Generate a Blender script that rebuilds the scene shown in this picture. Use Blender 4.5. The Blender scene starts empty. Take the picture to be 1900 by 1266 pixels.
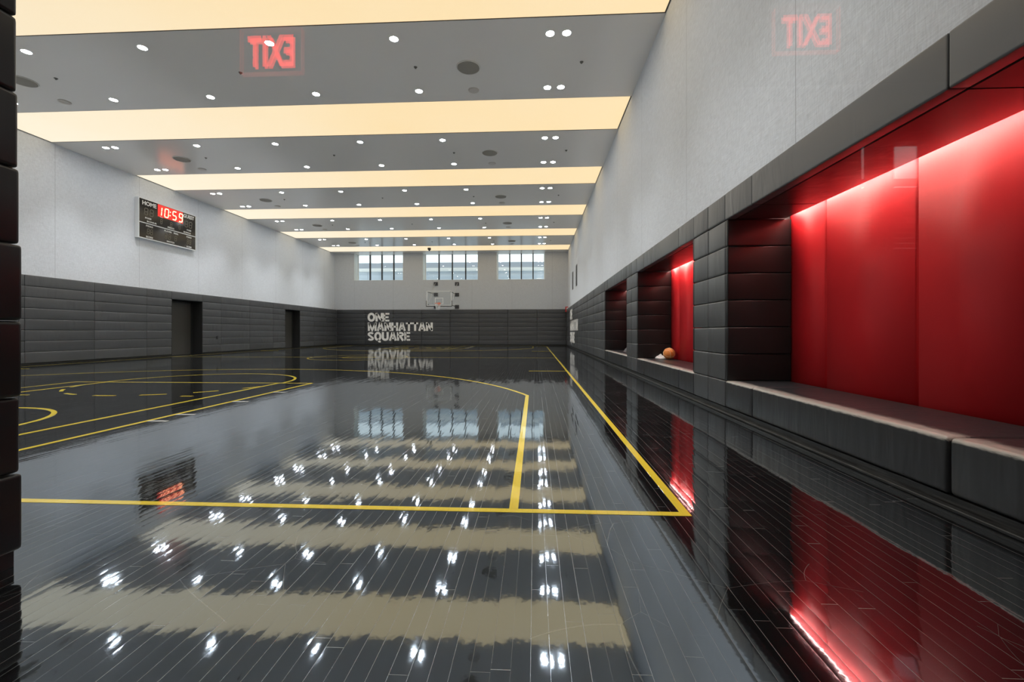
import bpy, bmesh, math, random
from mathutils import Vector, Matrix, noise
random.seed(7)
R = math.radians
scn = bpy.context.scene
col = scn.collection

# ------------------------------------------------------------------ camera / world / exposure
F_PX, PSI, HOR, HCAM = 820.0, 0.0515, 616.7, 0.964
cam_d = bpy.data.cameras.new('camera'); cam = bpy.data.objects.new('camera', cam_d); col.objects.link(cam)
cam.location = (0, 0, HCAM)
cam.rotation_euler = (math.pi/2, 0, PSI)
cam_d.sensor_width = 36.0; cam_d.sensor_fit = 'HORIZONTAL'
cam_d.lens = F_PX/1900*36.0
cam_d.shift_y = (HOR-633.0)/1900.0
cam_d.clip_start = 0.02; cam_d.clip_end = 300
scn.camera = cam
scn.view_settings.view_transform = 'Standard'
scn.view_settings.look = 'None'
scn.view_settings.gamma = 1.0
scn.view_settings.use_curve_mapping = False
scn.view_settings.exposure = 0.1
world = bpy.data.worlds.new('daylight'); scn.world = world; world.use_nodes = True
wb = world.node_tree.nodes['Background']
wb.inputs[0].default_value = (0.93, 0.97, 0.98, 1); wb.inputs[1].default_value = 1.6

# light levels
PANEL_E, DOWN_E, SPOT_W, COVE_E = 1.06, 82.0, 220.0, 30.0

# ------------------------------------------------------------------ room dimensions (metres)
H = 6.753; XR, XL = 2.374, -14.74; D = 31.86
XP, XLP, DP = 2.264, -14.52, 31.74           # faces of the padding
DL, PT = 0.072, 0.3179                        # padding starts above the floor, row pitch
ZT = DL + 8*PT
Y0, PER, WID = 8.145, 4.599, 1.779            # luminous ceiling strips
XN = 3.007                                    # face of the red niche panels
YN = 1.72                                     # inner face of the near wall
ZH = DL + 7*PT                                # underside of the niche and door heads
ZB = DL + PT                                  # top of the benches

# ------------------------------------------------------------------ node helpers
def newmat(name):
    m = bpy.data.materials.new(name); m.use_nodes = True
    nt = m.node_tree
    return m, nt, nt.nodes['Principled BSDF']
def N(nt, t, **kw):
    n = nt.nodes.new(t)
    for k, v in kw.items(): setattr(n, k, v)
    return n
def setin(n, **kw):
    for k, v in kw.items(): n.inputs[k.replace('_', ' ')].default_value = v
def M(nt, op, a, b=None, c=None):
    n = nt.nodes.new('ShaderNodeMath'); n.operation = op
    for i, v in enumerate((a, b, c)):
        if v is None: continue
        if isinstance(v, (int, float)): n.inputs[i].default_value = v
        else: nt.links.new(v, n.inputs[i])
    return n.outputs[0]
def plain(name, colr, rough=0.5, metal=0.0, spec=0.5, em=None, es=0.0):
    m, nt, b = newmat(name)
    b.inputs['Base Color'].default_value = (*colr, 1); b.inputs['Roughness'].default_value = rough
    b.inputs['Metallic'].default_value = metal; b.inputs['Specular IOR Level'].default_value = spec
    if em:
        b.inputs['Emission Color'].default_value = (*em, 1); b.inputs['Emission Strength'].default_value = es
    return m

def vinyl(name, colr, rough=0.42, bump=0.35, spec=0.5, fold=1.0, axis='side'):
    """padded vinyl: slack diagonal folds, fine leather grain"""
    m, nt, b = newmat(name); L = nt.links.new
    geo = N(nt, 'ShaderNodeNewGeometry'); oi = N(nt, 'ShaderNodeObjectInfo')
    add = N(nt, 'ShaderNodeVectorMath', operation='ADD'); L(geo.outputs['Position'], add.inputs[0])
    sc = N(nt, 'ShaderNodeVectorMath', operation='SCALE'); sc.inputs[3].default_value = 37.0
    cmb = N(nt, 'ShaderNodeCombineXYZ'); L(oi.outputs['Random'], cmb.inputs[0]); L(oi.outputs['Random'], cmb.inputs[1])
    L(cmb.outputs[0], sc.inputs[0]); L(sc.outputs[0], add.inputs[1])
    mp = N(nt, 'ShaderNodeMapping'); mp.inputs['Rotation'].default_value = (R(28), 0, R(8))
    mp.inputs['Scale'].default_value = (5.0*fold, 5.5*fold, 1.3*fold); L(add.outputs[0], mp.inputs[0])
    nz = N(nt, 'ShaderNodeTexNoise'); setin(nz, Scale=1.0, Detail=3.0, Roughness=0.45, Distortion=0.6); L(mp.outputs[0], nz.inputs['Vector'])
    mk = N(nt, 'ShaderNodeTexNoise'); setin(mk, Scale=0.9, Detail=1.0); L(add.outputs[0], mk.inputs['Vector'])
    mr = N(nt, 'ShaderNodeMapRange'); mr.inputs[1].default_value = 0.40; mr.inputs[2].default_value = 0.66; L(mk.outputs['Fac'], mr.inputs[0])
    folds = M(nt, 'MULTIPLY', nz.outputs['Fac'], mr.outputs[0])
    gr = N(nt, 'ShaderNodeTexNoise'); setin(gr, Scale=260.0, Detail=1.0); L(geo.outputs['Position'], gr.inputs['Vector'])
    hgt = M(nt, 'ADD', folds, M(nt, 'MULTIPLY', gr.outputs['Fac'], 0.012))
    bp = N(nt, 'ShaderNodeBump'); setin(bp, Strength=bump, Distance=0.05); L(hgt, bp.inputs['Height']); L(bp.outputs[0], b.inputs['Normal'])
    cr = N(nt, 'ShaderNodeMixRGB'); cr.inputs[1].default_value = (*[c*0.86 for c in colr], 1); cr.inputs[2].default_value = (*[min(1, c*1.14) for c in colr], 1)
    L(oi.outputs['Random'], cr.inputs[0]); L(cr.outputs[0], b.inputs['Base Color'])
    ro = M(nt, 'ADD', M(nt, 'MULTIPLY', mk.outputs['Fac'], 0.12), rough-0.06); L(ro, b.inputs['Roughness'])
    b.inputs['Specular IOR Level'].default_value = spec
    return m

def lacquer_floor(name, colr, paint=False):
    """strip flooring, boards 57 mm wide running along Y, thick glossy lacquer that follows each cupped board"""
    m, nt, b = newmat(name); L = nt.links.new
    geo = N(nt, 'ShaderNodeNewGeometry'); sep = N(nt, 'ShaderNodeSeparateXYZ'); L(geo.outputs['Position'], sep.inputs[0])
    x, y = sep.outputs[0], sep.outputs[1]
    W = 0.057
    u = M(nt, 'DIVIDE', M(nt, 'ADD', x, 0.012), W); iu = M(nt, 'FLOOR', u); fu = M(nt, 'SUBTRACT', u, iu)
    w1 = N(nt, 'ShaderNodeTexWhiteNoise', noise_dimensions='1D'); L(iu, w1.inputs['W'])
    ln = M(nt, 'ADD', M(nt, 'MULTIPLY', w1.outputs['Value'], 0.5), 0.85)
    v = M(nt, 'ADD', M(nt, 'DIVIDE', y, ln), M(nt, 'MULTIPLY', w1.outputs['Value'], 47.3))
    iv = M(nt, 'FLOOR', v); fv = M(nt, 'SUBTRACT', v, iv)
    c2 = N(nt, 'ShaderNodeCombineXYZ'); L(iu, c2.inputs[0]); L(iv, c2.inputs[1])
    w2 = N(nt, 'ShaderNodeTexWhiteNoise', noise_dimensions='2D'); L(c2.outputs[0], w2.inputs['Vector'])
    ws = N(nt, 'ShaderNodeSeparateColor'); L(w2.outputs['Color'], ws.inputs[0])
    # seams
    du = M(nt, 'MINIMUM', fu, M(nt, 'SUBTRACT', 1.0, fu))
    su = M(nt, 'LESS_THAN', du, 0.014)
    dv = M(nt, 'MULTIPLY', M(nt, 'MINIMUM', fv, M(nt, 'SUBTRACT', 1.0, fv)), ln)
    sv = M(nt, 'LESS_THAN', dv, 0.0011)
    # how open each long seam is: random per seam and along it
    iu2 = M(nt, 'FLOOR', M(nt, 'ADD', u, 0.5))
    w3 = N(nt, 'ShaderNodeTexWhiteNoise', noise_dimensions='1D'); L(iu2, w3.inputs['W'])
    nsm = N(nt, 'ShaderNodeTexNoise'); setin(nsm, Scale=1.0, Detail=2.0)
    cs = N(nt, 'ShaderNodeCombineXYZ'); L(M(nt, 'MULTIPLY', iu2, 3.7), cs.inputs[0]); L(M(nt, 'MULTIPLY', y, 1.1), cs.inputs[1]); L(cs.outputs[0], nsm.inputs['Vector'])
    op = M(nt, 'MULTIPLY', M(nt, 'ADD', M(nt, 'MULTIPLY', w3.outputs['Value'], 0.6), 0.4), nsm.outputs['Fac'])
    seam = M(nt, 'MAXIMUM', M(nt, 'MULTIPLY', su, op), M(nt, 'MULTIPLY', sv, M(nt, 'MULTIPLY', ws.outputs[1], 0.7)))
    # grain + dust + scratches
    mp = N(nt, 'ShaderNodeMapping'); mp.inputs['Scale'].default_value = (60, 4, 1); L(geo.outputs['Position'], mp.inputs[0])
    g = N(nt, 'ShaderNodeTexNoise'); setin(g, Scale=1.0, Detail=4.0, Roughness=0.6); L(mp.outputs[0], g.inputs['Vector'])
    sp = N(nt, 'ShaderNodeTexNoise'); setin(sp, Scale=160.0, Detail=2.0); L(geo.outputs['Position'], sp.inputs['Vector'])
    base = N(nt, 'ShaderNodeMixRGB'); base.inputs[1].default_value = (*[c*0.7 for c in colr], 1); base.inputs[2].default_value = (*[c*1.35 for c in colr], 1)
    if paint:
        base.inputs[1].default_value = (*[c*0.95 for c in colr], 1); base.inputs[2].default_value = (*[min(1, c*1.04) for c in colr], 1)
    L(g.outputs['Fac'], base.inputs[0])
    mx = N(nt, 'ShaderNodeMixRGB'); L(base.outputs[0], mx.inputs[1])
    mx.inputs[2].default_value = (0.55, 0.55, 0.53, 1) if not paint else (*[c*0.35 for c in colr], 1)
    L(M(nt, 'MULTIPLY', seam, 0.9), mx.inputs[0])
    scr = N(nt, 'ShaderNodeTexVoronoi'); scr.feature = 'DISTANCE_TO_EDGE'; setin(scr, Scale=1.7, Randomness=1.0)
    wv = N(nt, 'ShaderNodeTexNoise'); setin(wv, Scale=0.6, Detail=1.0); L(geo.outputs['Position'], wv.inputs['Vector'])
    vm = N(nt, 'ShaderNodeVectorMath', operation='MULTIPLY_ADD'); L(wv.outputs['Color'], vm.inputs[0]); vm.inputs[1].default_value = (1.5, 1.5, 0); L(geo.outputs['Position'], vm.inputs[2]); L(vm.outputs[0], scr.inputs['Vector'])
    s1 = M(nt, 'LESS_THAN', scr.outputs['Distance'], 0.0012)
    s1 = M(nt, 'MULTIPLY', s1, M(nt, 'GREATER_THAN', wv.outputs['Fac'], 0.53))
    spk = M(nt, 'GREATER_THAN', sp.outputs['Fac'], 0.79)
    marks = M(nt, 'MULTIPLY', M(nt, 'MAXIMUM', s1, spk), 0.22)
    mx2 = N(nt, 'ShaderNodeMixRGB'); L(mx.outputs[0], mx2.inputs[1]); mx2.inputs[2].default_value = (0.6, 0.6, 0.58, 1); L(marks, mx2.inputs[0])
    L(mx2.outputs[0], b.inputs['Base Color'])
    # lacquer normal
    nn = N(nt, 'ShaderNodeTexNoise'); setin(nn, Scale=1.0, Detail=2.0, Roughness=0.5)
    mp2 = N(nt, 'ShaderNodeMapping'); mp2.inputs['Scale'].default_value = (13, 3.6, 1); L(geo.outputs['Position'], mp2.inputs[0]); L(mp2.outputs[0], nn.inputs['Vector'])
    ncs = N(nt, 'ShaderNodeSeparateColor'); L(nn.outputs['Color'], ncs.inputs[0])
    fine = N(nt, 'ShaderNodeTexNoise'); setin(fine, Scale=70.0, Detail=2.0); L(geo.outputs['Position'], fine.inputs['Vector'])
    fcs = N(nt, 'ShaderNodeSeparateColor'); L(fine.outputs['Color'], fcs.inputs[0])
    c = lambda s, k: M(nt, 'MULTIPLY', M(nt, 'SUBTRACT', s, 0.5), k)
    nx = M(nt, 'ADD', M(nt, 'ADD', c(fu, 0.012), c(ws.outputs[0], 0.008)), M(nt, 'ADD', c(ncs.outputs[0], 0.016), c(fcs.outputs[0], 0.010)))
    ny = M(nt, 'ADD', c(ws.outputs[2], 0.004), M(nt, 'ADD', c(ncs.outputs[1], 0.010), c(fcs.outputs[1], 0.012)))
    cn = N(nt, 'ShaderNodeCombineXYZ'); L(nx, cn.inputs[0]); L(ny, cn.inputs[1]); cn.inputs[2].default_value = 1.0
    nv = N(nt, 'ShaderNodeVectorMath', operation='NORMALIZE'); L(cn.outputs[0], nv.inputs[0]); L(nv.outputs[0], b.inputs['Normal'])
    ro = M(nt, 'ADD', M(nt, 'MULTIPLY', seam, 0.4), M(nt, 'ADD', M(nt, 'MULTIPLY', g.outputs['Fac'], 0.045), 0.022)); L(ro, b.inputs['Roughness'])
    b.inputs['IOR'].default_value = FLOOR_IOR if not paint else 1.6
    b.inputs['Specular Tint'].default_value = (0.77, 0.885, 1.0, 1)
    return m
FLOOR_IOR = 3.3

def fabric(name, colr, seam_axis='y'):
    m, nt, b = newmat(name); L = nt.links.new
    geo = N(nt, 'ShaderNodeNewGeometry')
    mp = N(nt, 'ShaderNodeMapping'); mp.inputs['Scale'].default_value = (70, 70, 9); L(geo.outputs['Position'], mp.inputs[0])
    n1 = N(nt, 'ShaderNodeTexNoise'); setin(n1, Scale=1.0, Detail=3.0, Roughness=0.7); L(mp.outputs[0], n1.inputs['Vector'])
    mp2 = N(nt, 'ShaderNodeMapping'); mp2.inputs['Scale'].default_value = (9, 9, 90); L(geo.outputs['Position'], mp2.inputs[0])
    n2 = N(nt, 'ShaderNodeTexNoise'); setin(n2, Scale=1.0, Detail=3.0, Roughness=0.7); L(mp2.outputs[0], n2.inputs['Vector'])
    s = M(nt, 'ADD', n1.outputs['Fac'], n2.outputs['Fac'])
    mr = N(nt, 'ShaderNodeMapRange'); mr.inputs[1].default_value = 0.6; mr.inputs[2].default_value = 1.4; L(s, mr.inputs[0])
    cr = N(nt, 'ShaderNodeMixRGB'); cr.inputs[1].default_value = (*[c*0.80 for c in colr], 1); cr.inputs[2].default_value = (*[min(1, c*1.15) for c in colr], 1)
    L(mr.outputs[0], cr.inputs[0])
    sp = N(nt, 'ShaderNodeSeparateXYZ'); L(geo.outputs['Position'], sp.inputs[0])
    fr = M(nt, 'FRACT', M(nt, 'DIVIDE', M(nt, 'ADD', M(nt, 'ADD', sp.outputs[0 if seam_axis == 'x' else 1], 0.0), 100.25), 2.9))
    ln = M(nt, 'LESS_THAN', fr, 0.0035)
    m3 = N(nt, 'ShaderNodeMixRGB'); L(cr.outputs[0], m3.inputs[1]); m3.inputs[2].default_value = (*[c*0.62 for c in colr], 1); L(ln, m3.inputs[0])
    L(m3.outputs[0], b.inputs['Base Color'])
    b.inputs['Roughness'].default_value = 0.85; b.inputs['Specular IOR Level'].default_value = 0.2
    bp = N(nt, 'ShaderNodeBump'); setin(bp, Strength=0.25, Distance=0.004); L(s, bp.inputs['Height']); L(bp.outputs[0], b.inputs['Normal'])
    return m

def clear_pane(name, tint=(1, 1, 1), f0=1.5):
    m = bpy.data.materials.new(name); m.use_nodes = True; nt = m.node_tree; nt.nodes.clear(); L = nt.links.new
    o = N(nt, 'ShaderNodeOutputMaterial'); tr = N(nt, 'ShaderNodeBsdfTransparent'); tr.inputs[0].default_value = (*tint, 1)
    gl = N(nt, 'ShaderNodeBsdfGlossy'); gl.inputs['Roughness'].default_value = 0.0
    ge = N(nt, 'ShaderNodeNewGeometry'); dt = N(nt, 'ShaderNodeVectorMath', operation='DOT_PRODUCT'); L(ge.outputs['Normal'], dt.inputs[0]); L(ge.outputs['Incoming'], dt.inputs[1])
    g0 = ((f0-1)/(f0+1))**2
    fr = M(nt, 'ADD', g0, M(nt, 'MULTIPLY', M(nt, 'POWER', M(nt, 'SUBTRACT', 1.0, M(nt, 'ABSOLUTE', dt.outputs['Value'])), 5.0), 1-g0))
    mx = N(nt, 'ShaderNodeMixShader'); L(fr, mx.inputs[0]); L(tr.outputs[0], mx.inputs[1]); L(gl.outputs[0], mx.inputs[2]); L(mx.outputs[0], o.inputs[0])
    return m

MAT = {}
MAT['floor'] = lacquer_floor('black lacquered strip flooring', (0.011, 0.011, 0.0115))
MAT['yellow'] = lacquer_floor('yellow court paint', (0.97, 0.74, 0.07), True)
MAT['whitep'] = lacquer_floor('white court paint', (0.8, 0.8, 0.78), True)
MAT['vinyl'] = vinyl('black padding vinyl', (0.060, 0.062, 0.066), 0.37, 0.42, spec=1.0)
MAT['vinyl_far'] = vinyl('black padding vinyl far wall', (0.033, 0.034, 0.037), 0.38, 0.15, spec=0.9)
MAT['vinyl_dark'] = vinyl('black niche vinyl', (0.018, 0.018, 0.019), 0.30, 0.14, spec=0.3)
MAT['red'] = vinyl('red padding vinyl', (0.92, 0.018, 0.028), 0.55, 0.02, fold=0.35)
MAT['fabric'] = fabric('pale grey woven wall fabric', (0.76, 0.79, 0.84))
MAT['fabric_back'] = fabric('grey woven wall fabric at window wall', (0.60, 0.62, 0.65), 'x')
MAT['frame'] = plain('dark bronze frame', (0.02, 0.022, 0.022), 0.4)
MAT['white'] = plain('white paint', (0.8, 0.8, 0.78), 0.5)
MAT['reveal'] = plain('white window reveal', (0.78, 0.80, 0.78), 0.6)
MAT['pane'] = clear_pane('window glass', (0.93, 0.97, 0.98))
MAT['wallglass'] = clear_pane('clear wall glass', (0.99, 1.0, 0.995))
MAT['grey_base'] = plain('plain grey substrate', (0.12, 0.12, 0.12), 0.7)
MAT['alu'] = plain('white enamelled aluminium', (0.78, 0.79, 0.8), 0.35)
MAT['letter'] = plain('white vinyl lettering', (0.93, 0.90, 0.86), 0.6)
MAT['lobby'] = plain('dark lobby finish', (0.03, 0.03, 0.03), 0.8)
MAT['orange'] = plain('orange enamel rim', (0.8, 0.16, 0.05), 0.4)
MAT['net'] = plain('white net cord', (0.8, 0.8, 0.8), 0.8)
MAT['black'] = plain('matt black', (0.015, 0.015, 0.015), 0.5)
MAT['plate'] = plain('dark steel plate', (0.05, 0.05, 0.055), 0.45)
MAT['steel'] = plain('pale steel tube', (0.6, 0.6, 0.6), 0.35)

def ceiling_mat():
    m, nt, b = newmat('satin taupe ceiling'); L = nt.links.new
    b.inputs['Base Color'].default_value = (0.82, 0.78, 0.74, 1)
    geo = N(nt, 'ShaderNodeNewGeometry')
    n = N(nt, 'ShaderNodeTexNoise'); setin(n, Scale=2.2, Detail=1.0); mp = N(nt, 'ShaderNodeMapping'); mp.inputs['Scale'].default_value = (1, 3, 1)
    L(geo.outputs['Position'], mp.inputs[0]); L(mp.outputs[0], n.inputs['Vector'])
    bp = N(nt, 'ShaderNodeBump'); setin(bp, Strength=0.12, Distance=0.02); L(n.outputs['Fac'], bp.inputs['Height']); L(bp.outputs[0], b.inputs['Normal'])
    b.inputs['Roughness'].default_value = 0.20; b.inputs['Specular IOR Level'].default_value = 0.5
    return m
MAT['ceiling'] = ceiling_mat()

def emissive(name, colr, strength, base=(0.8, 0.8, 0.8)):
    return plain(name, base, 0.5, em=colr, es=strength)
def panel_mat():
    m, nt, b = newmat('luminous stretch fabric'); L = nt.links.new
    b.inputs['Base Color'].default_value = (0.25, 0.24, 0.22, 1); b.inputs['Roughness'].default_value = 0.6
    geo = N(nt, 'ShaderNodeNewGeometry'); sep = N(nt, 'ShaderNodeSeparateXYZ'); L(geo.outputs['Position'], sep.inputs[0])
    mr = N(nt, 'ShaderNodeMapRange'); mr.inputs[1].default_value = -14.5; mr.inputs[2].default_value = -4.0; L(sep.outputs[0], mr.inputs[0])
    n = N(nt, 'ShaderNodeTexNoise'); setin(n, Scale=0.5, Detail=1.0); L(geo.outputs['Position'], n.inputs['Vector'])
    f = M(nt, 'ADD', M(nt, 'MULTIPLY', mr.outputs[0], 0.8), M(nt, 'MULTIPLY', n.outputs['Fac'], 0.2))
    mx = N(nt, 'ShaderNodeMixRGB'); mx.inputs[1].default_value = (0.90, 0.80, 0.64, 1); mx.inputs[2].default_value = (0.90, 0.66, 0.355, 1); L(f, mx.inputs[0])
    L(mx.outputs[0], b.inputs['Emission Color']); b.inputs['Emission Strength'].default_value = PANEL_E
    return m
MAT['panel'] = panel_mat()
MAT['downlight'] = emissive('downlight lens', (0.93, 0.96, 1.0), DOWN_E)
MAT['led'] = emissive('warm LED strip', (1.0, 0.74, 0.64), COVE_E)
MAT['ledred'] = emissive('red LED digits glow', (1.0, 0.03, 0.02), 1.0, (0.1, 0.0, 0.0))
MAT['digits'] = emissive('lit amber digits', (1.0, 0.35, 0.14), 6.0)
MAT['exit'] = emissive('lit red EXIT letters', (1.0, 0.035, 0.025), 14.0, (0.4, 0.0, 0.0))
MAT['exit_edge'] = emissive('faintly lit acrylic edge', (1.0, 0.12, 0.06), 2.5, (0.4, 0.1, 0.1))

# ------------------------------------------------------------------ mesh helpers
def bm_box(bm, x0, x1, y0, y1, z0, z1, bev=0.0, seg=2, mat=None):
    r = bmesh.ops.create_cube(bm, size=1.0)
    vs = r['verts']
    for v in vs:
        v.co = Vector(((x0+x1)/2+v.co.x*(x1-x0), (y0+y1)/2+v.co.y*(y1-y0), (z0+z1)/2+v.co.z*(z1-z0)))
    if mat is not None:
        for v in vs: v.co = mat @ v.co
    if bev > 0:
        es = list({e for v in vs for e in v.link_edges})
        bmesh.ops.bevel(bm, geom=es, offset=bev, segments=seg, profile=0.5, affect='EDGES')
    return bm
def box(*a, **k):
    return bm_box(bmesh.new(), *a, **k)
def bm_tube(bm, p0, p1, r0, r1=None, n=12, caps=True):
    p0, p1 = Vector(p0), Vector(p1); r1 = r0 if r1 is None else r1
    d = (p1-p0); L = d.length
    q = Vector((0, 0, 1)).rotation_difference(d.normalized()).to_matrix().to_4x4()
    bmesh.ops.create_cone(bm, cap_ends=caps, segments=n, radius1=r0, radius2=r1, depth=L, matrix=Matrix.Translation((p0+p1)/2) @ q)
    return bm
def bm_path(bm, pts, r, n=6, closed=False):
    k = len(pts); rings = []
    for i, p in enumerate(pts):
        a = pts[(i-1) % k] if (closed or i > 0) else p; b = pts[(i+1) % k] if (closed or i < k-1) else p
        t = (Vector(b)-Vector(a)).normalized()
        u = t.orthogonal().normalized() if not rings else (pu - pu.dot(t)*t).normalized()
        pu = u; w = t.cross(u)
        rings.append([bm.verts.new(Vector(p)+r*(math.cos(2*math.pi*j/n)*u+math.sin(2*math.pi*j/n)*w)) for j in range(n)])
    m = k if closed else k-1
    for i in range(m):
        A, B = rings[i], rings[(i+1) % k]
        for j in range(n):
            try: bm.faces.new((A[j], A[(j+1) % n], B[(j+1) % n], B[j]))
            except ValueError: pass
    if not closed:
        bm.faces.new(rings[0][::-1]); bm.faces.new(rings[-1])
    return bm
def obj(name, bm, mat, parent=None, smooth=False, label=None):
    me = bpy.data.meshes.new(name)
    bmesh.ops.recalc_face_normals(bm, faces=bm.faces); bm.to_mesh(me); bm.free()
    me.materials.append(MAT[mat] if isinstance(mat, str) else mat)
    if smooth:
        for p in me.polygons: p.use_smooth = True
    o = bpy.data.objects.new(name, me); col.objects.link(o)
    if parent: o.parent = parent
    if label: o['label'] = label
    return o
def tag(o, label, cat, group=None, kind=None):
    o['label'] = label; o['category'] = cat
    if group: o['group'] = group
    if kind: o['kind'] = kind
    return o
def empty(name, loc=(0, 0, 0), rz=0.0):
    o = bpy.data.objects.new(name, None); col.objects.link(o); o.location = loc; o.rotation_euler.z = rz
    o.empty_display_size = 0.2
    return o
def struct(name, bm, mat, parent=None, label=None):
    o = obj(name, bm, mat, parent)
    if parent is None: o['kind'] = 'structure'
    if label: o['label'] = label
    return o
def copy_tree(o, parent=None):
    c = o.copy(); col.objects.link(c); c.parent = parent
    for ch in list(o.children): copy_tree(ch, c)
    return c

# ------------------------------------------------------------------ setting: floor
fl = struct('floor', box(XL-0.6, 5.6, -4.2, D+0.3, -0.2, 0.0), 'floor', label='black high-gloss strip wood sports floor')
_z = [0.0010]
def flat(name, polys, mat='yellow', label=None):
    """thin coat of court paint; polys are lists of quads in xy"""
    bm = bmesh.new(); _z[0] += 0.00012; z = _z[0]
    for q in polys: bm.faces.new([bm.verts.new((x, y, z)) for x, y in q])
    bmesh.ops.remove_doubles(bm, verts=bm.verts, dist=1e-5)
    ex = bmesh.ops.extrude_face_region(bm, geom=list(bm.faces))
    for v in [g for g in ex['geom'] if isinstance(g, bmesh.types.BMVert)]: v.co.z = 0.0001
    return obj(name, bm, mat, fl, label=label)
def rect(x0, x1, y0, y1): return [[(x0, y0), (x1, y0), (x1, y1), (x0, y1)]]
def arc(cx, cy, r, a0, a1, w=0.05, n=64, sx=1.0, sy=1.0):
    out = []
    for i in range(n):
        t0 = R(a0+(a1-a0)*i/n); t1 = R(a0+(a1-a0)*(i+1)/n)
        out.append([(cx+(r-w)*math.cos(t0), cy+(r-w)*math.sin(t0)), (cx+r*math.cos(t0), cy+r*math.sin(t0)),
                    (cx+r*math.cos(t1), cy+r*math.sin(t1)), (cx+(r-w)*math.cos(t1), cy+(r-w)*math.sin(t1))])
    return out
XS, XW = 0.822, -14.30; YB = 2.358; YE = YB+28.6; CX = -6.55; YM = (YB+YE)/2
LW = 0.05
flat('sideline', rect(XS-LW, XS, YB, YE)); flat('sideline', rect(XW, XW+LW, YB, YE))
flat('baseline', rect(XW, XS, YB, YB+LW)); flat('baseline', rect(XW, XS, YE-LW, YE))
flat('halfway_line', rect(XW, XS, YM-LW/2, YM+LW/2))
flat('centre_circle', arc(-6.74, YM, 1.83, 0, 360)); flat('centre_circle', arc(-6.74, YM, 0.61, 0, 360, n=32))
def end_lines(yb, s):
    """markings of one end; s=+1 near end, -1 far end"""
    Y = lambda d: yb + s*d
    def rr(x0, x1, d0, d1): return rect(x0, x1, min(Y(d0), Y(d1)), max(Y(d0), Y(d1)))
    by = Y(1.94); a = (1 if s > 0 else -1)
    dx = 6.46; dy = 4.372-1.94; r3 = math.hypot(dx, dy)
    th = math.degrees(math.atan2(dy, dx))
    pol = rr(CX+dx-LW, CX+dx, LW, 4.372) + rr(CX-dx, CX-dx+LW, LW, 4.372)
    pol += arc(CX, by, r3, a*th, a*(180-th), n=110)
    flat('three_point_line', pol)
    xo = CX+2.37
    flat('lane_line', rr(xo-LW, xo, LW, 5.80)); flat('lane_line', rr(2*CX-xo, 2*CX-xo+LW, LW, 5.80))
    flat('free_throw_line', rr(2*CX-xo, xo, 5.75, 5.80))
    xi = CX+1.74
    flat('lane_line', rr(xi-LW, xi, LW, 5.77)); flat('lane_line', rr(2*CX-xi, 2*CX-xi+LW, LW, 5.77))
    flat('free_throw_circle', arc(CX, Y(5.79), 1.79, 0 if s > 0 else 180, 180 if s > 0 else 360))
    d = []
    for c0, c1 in ((196, 207), (218, 229), (242, 252), (265, 276), (287, 298), (309, 320), (332, 342)):
        if s < 0: c0, c1 = 360-c1, 360-c0
        d += arc(CX, Y(5.79), 1.79, c0, c1, n=6)
    for q in (-1.40, 1.23): d += rr(CX+q, CX+q+0.18, 4.01, 4.06)
    flat('free_throw_dashes', d)
    flat('restricted_arc', arc(CX, Y(1.72), 1.25, 0 if s > 0 else 180, 180 if s > 0 else 360, n=40))
    for dd in (2.20, 2.58, 3.54, 4.50):
        flat('lane_mark', rr(xo, xo+0.21, dd, dd+0.05), 'whitep', 'white lane mark')
        flat('lane_mark', rr(2*CX-xo-0.21, 2*CX-xo, dd, dd+0.05), 'whitep', 'white lane mark')
    flat('coaching_box_line', rr(XS-0.97, XS-LW, 8.6, 8.65)); flat('coaching_box_line', rr(XW+LW, XW+0.97, 8.6, 8.65))
end_lines(YB, 1); end_lines(YE, -1)

# ------------------------------------------------------------------ setting: walls
NICHES = [(1.86, 5.391), (6.424, 9.953), (11.024, 14.468)]
bm = box(XR, XR+1.0, YN-0.9, D+0.3, ZT-0.02, H+0.3)             # upper fabric wall
struct('wall_right', bm, 'fabric', label='pale grey fabric upper wall above the padding on the right')
bm = bmesh.new()
ys = [YN-0.9] + [v for n in NICHES for v in n] + [D+0.3]
for i in range(0, len(ys), 2): bm_box(bm, XR+0.0, 3.05, ys[i], ys[i+1], 0, ZT-0.02)
bm_box(bm, 3.06, 3.4, YN-0.9, D+0.3, 0, ZT-0.02)
for a, b_ in NICHES: bm_box(bm, XR, 2.80, a, b_, ZH+0.016, ZT-0.02)
struct('wall_right_lower', bm, 'grey_base', label='dark masonry carrying the padding on the right').name = 'wall_right.001'
DOORS = [(16.98, 18.63), (25.04, 26.68)]
bm = box(XL-0.6, XL, YN-0.9, D+0.3, ZT-0.05, H+0.3)
struct('wall_left', bm, 'fabric', label='pale grey fabric upper wall above the padding on the left')
bm = bmesh.new()
ys = [YN-0.9] + [v for n in DOORS for v in n] + [D+0.3]
for i in range(0, len(ys), 2): bm_box(bm, XL-0.6, XL-0.02, ys[i], ys[i+1], 0, ZT-0.05)
for a, b_ in DOORS: bm_box(bm, XL-0.6, XL-0.02, a, b_, ZH+0.01, ZT-0.05)
for a, b_ in DOORS: bm_box(bm, XL-0.62, XL-0.40, a, b_, 0, ZH+0.01)
o = struct('wall_left', bm, 'black', label='dark lower wall behind the left padding')
WINS = [(-13.27, -9.62), (-8.155, -4.115), (-2.755, 0.735)]
ZS = 4.768
bm = bmesh.new()
bm_box(bm, XL-0.6, XR+1.0, D, D+0.85, 0, ZS)
xs = [XL-0.6] + [v for w in WINS for v in w] + [XR+1.0]
for i in range(0, len(xs), 2): bm_box(bm, xs[i], xs[i+1], D, D+0.85, ZS, H+0.3)
struct('wall_back', bm, 'fabric_back', label='grey fabric end wall with three high windows')
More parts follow.
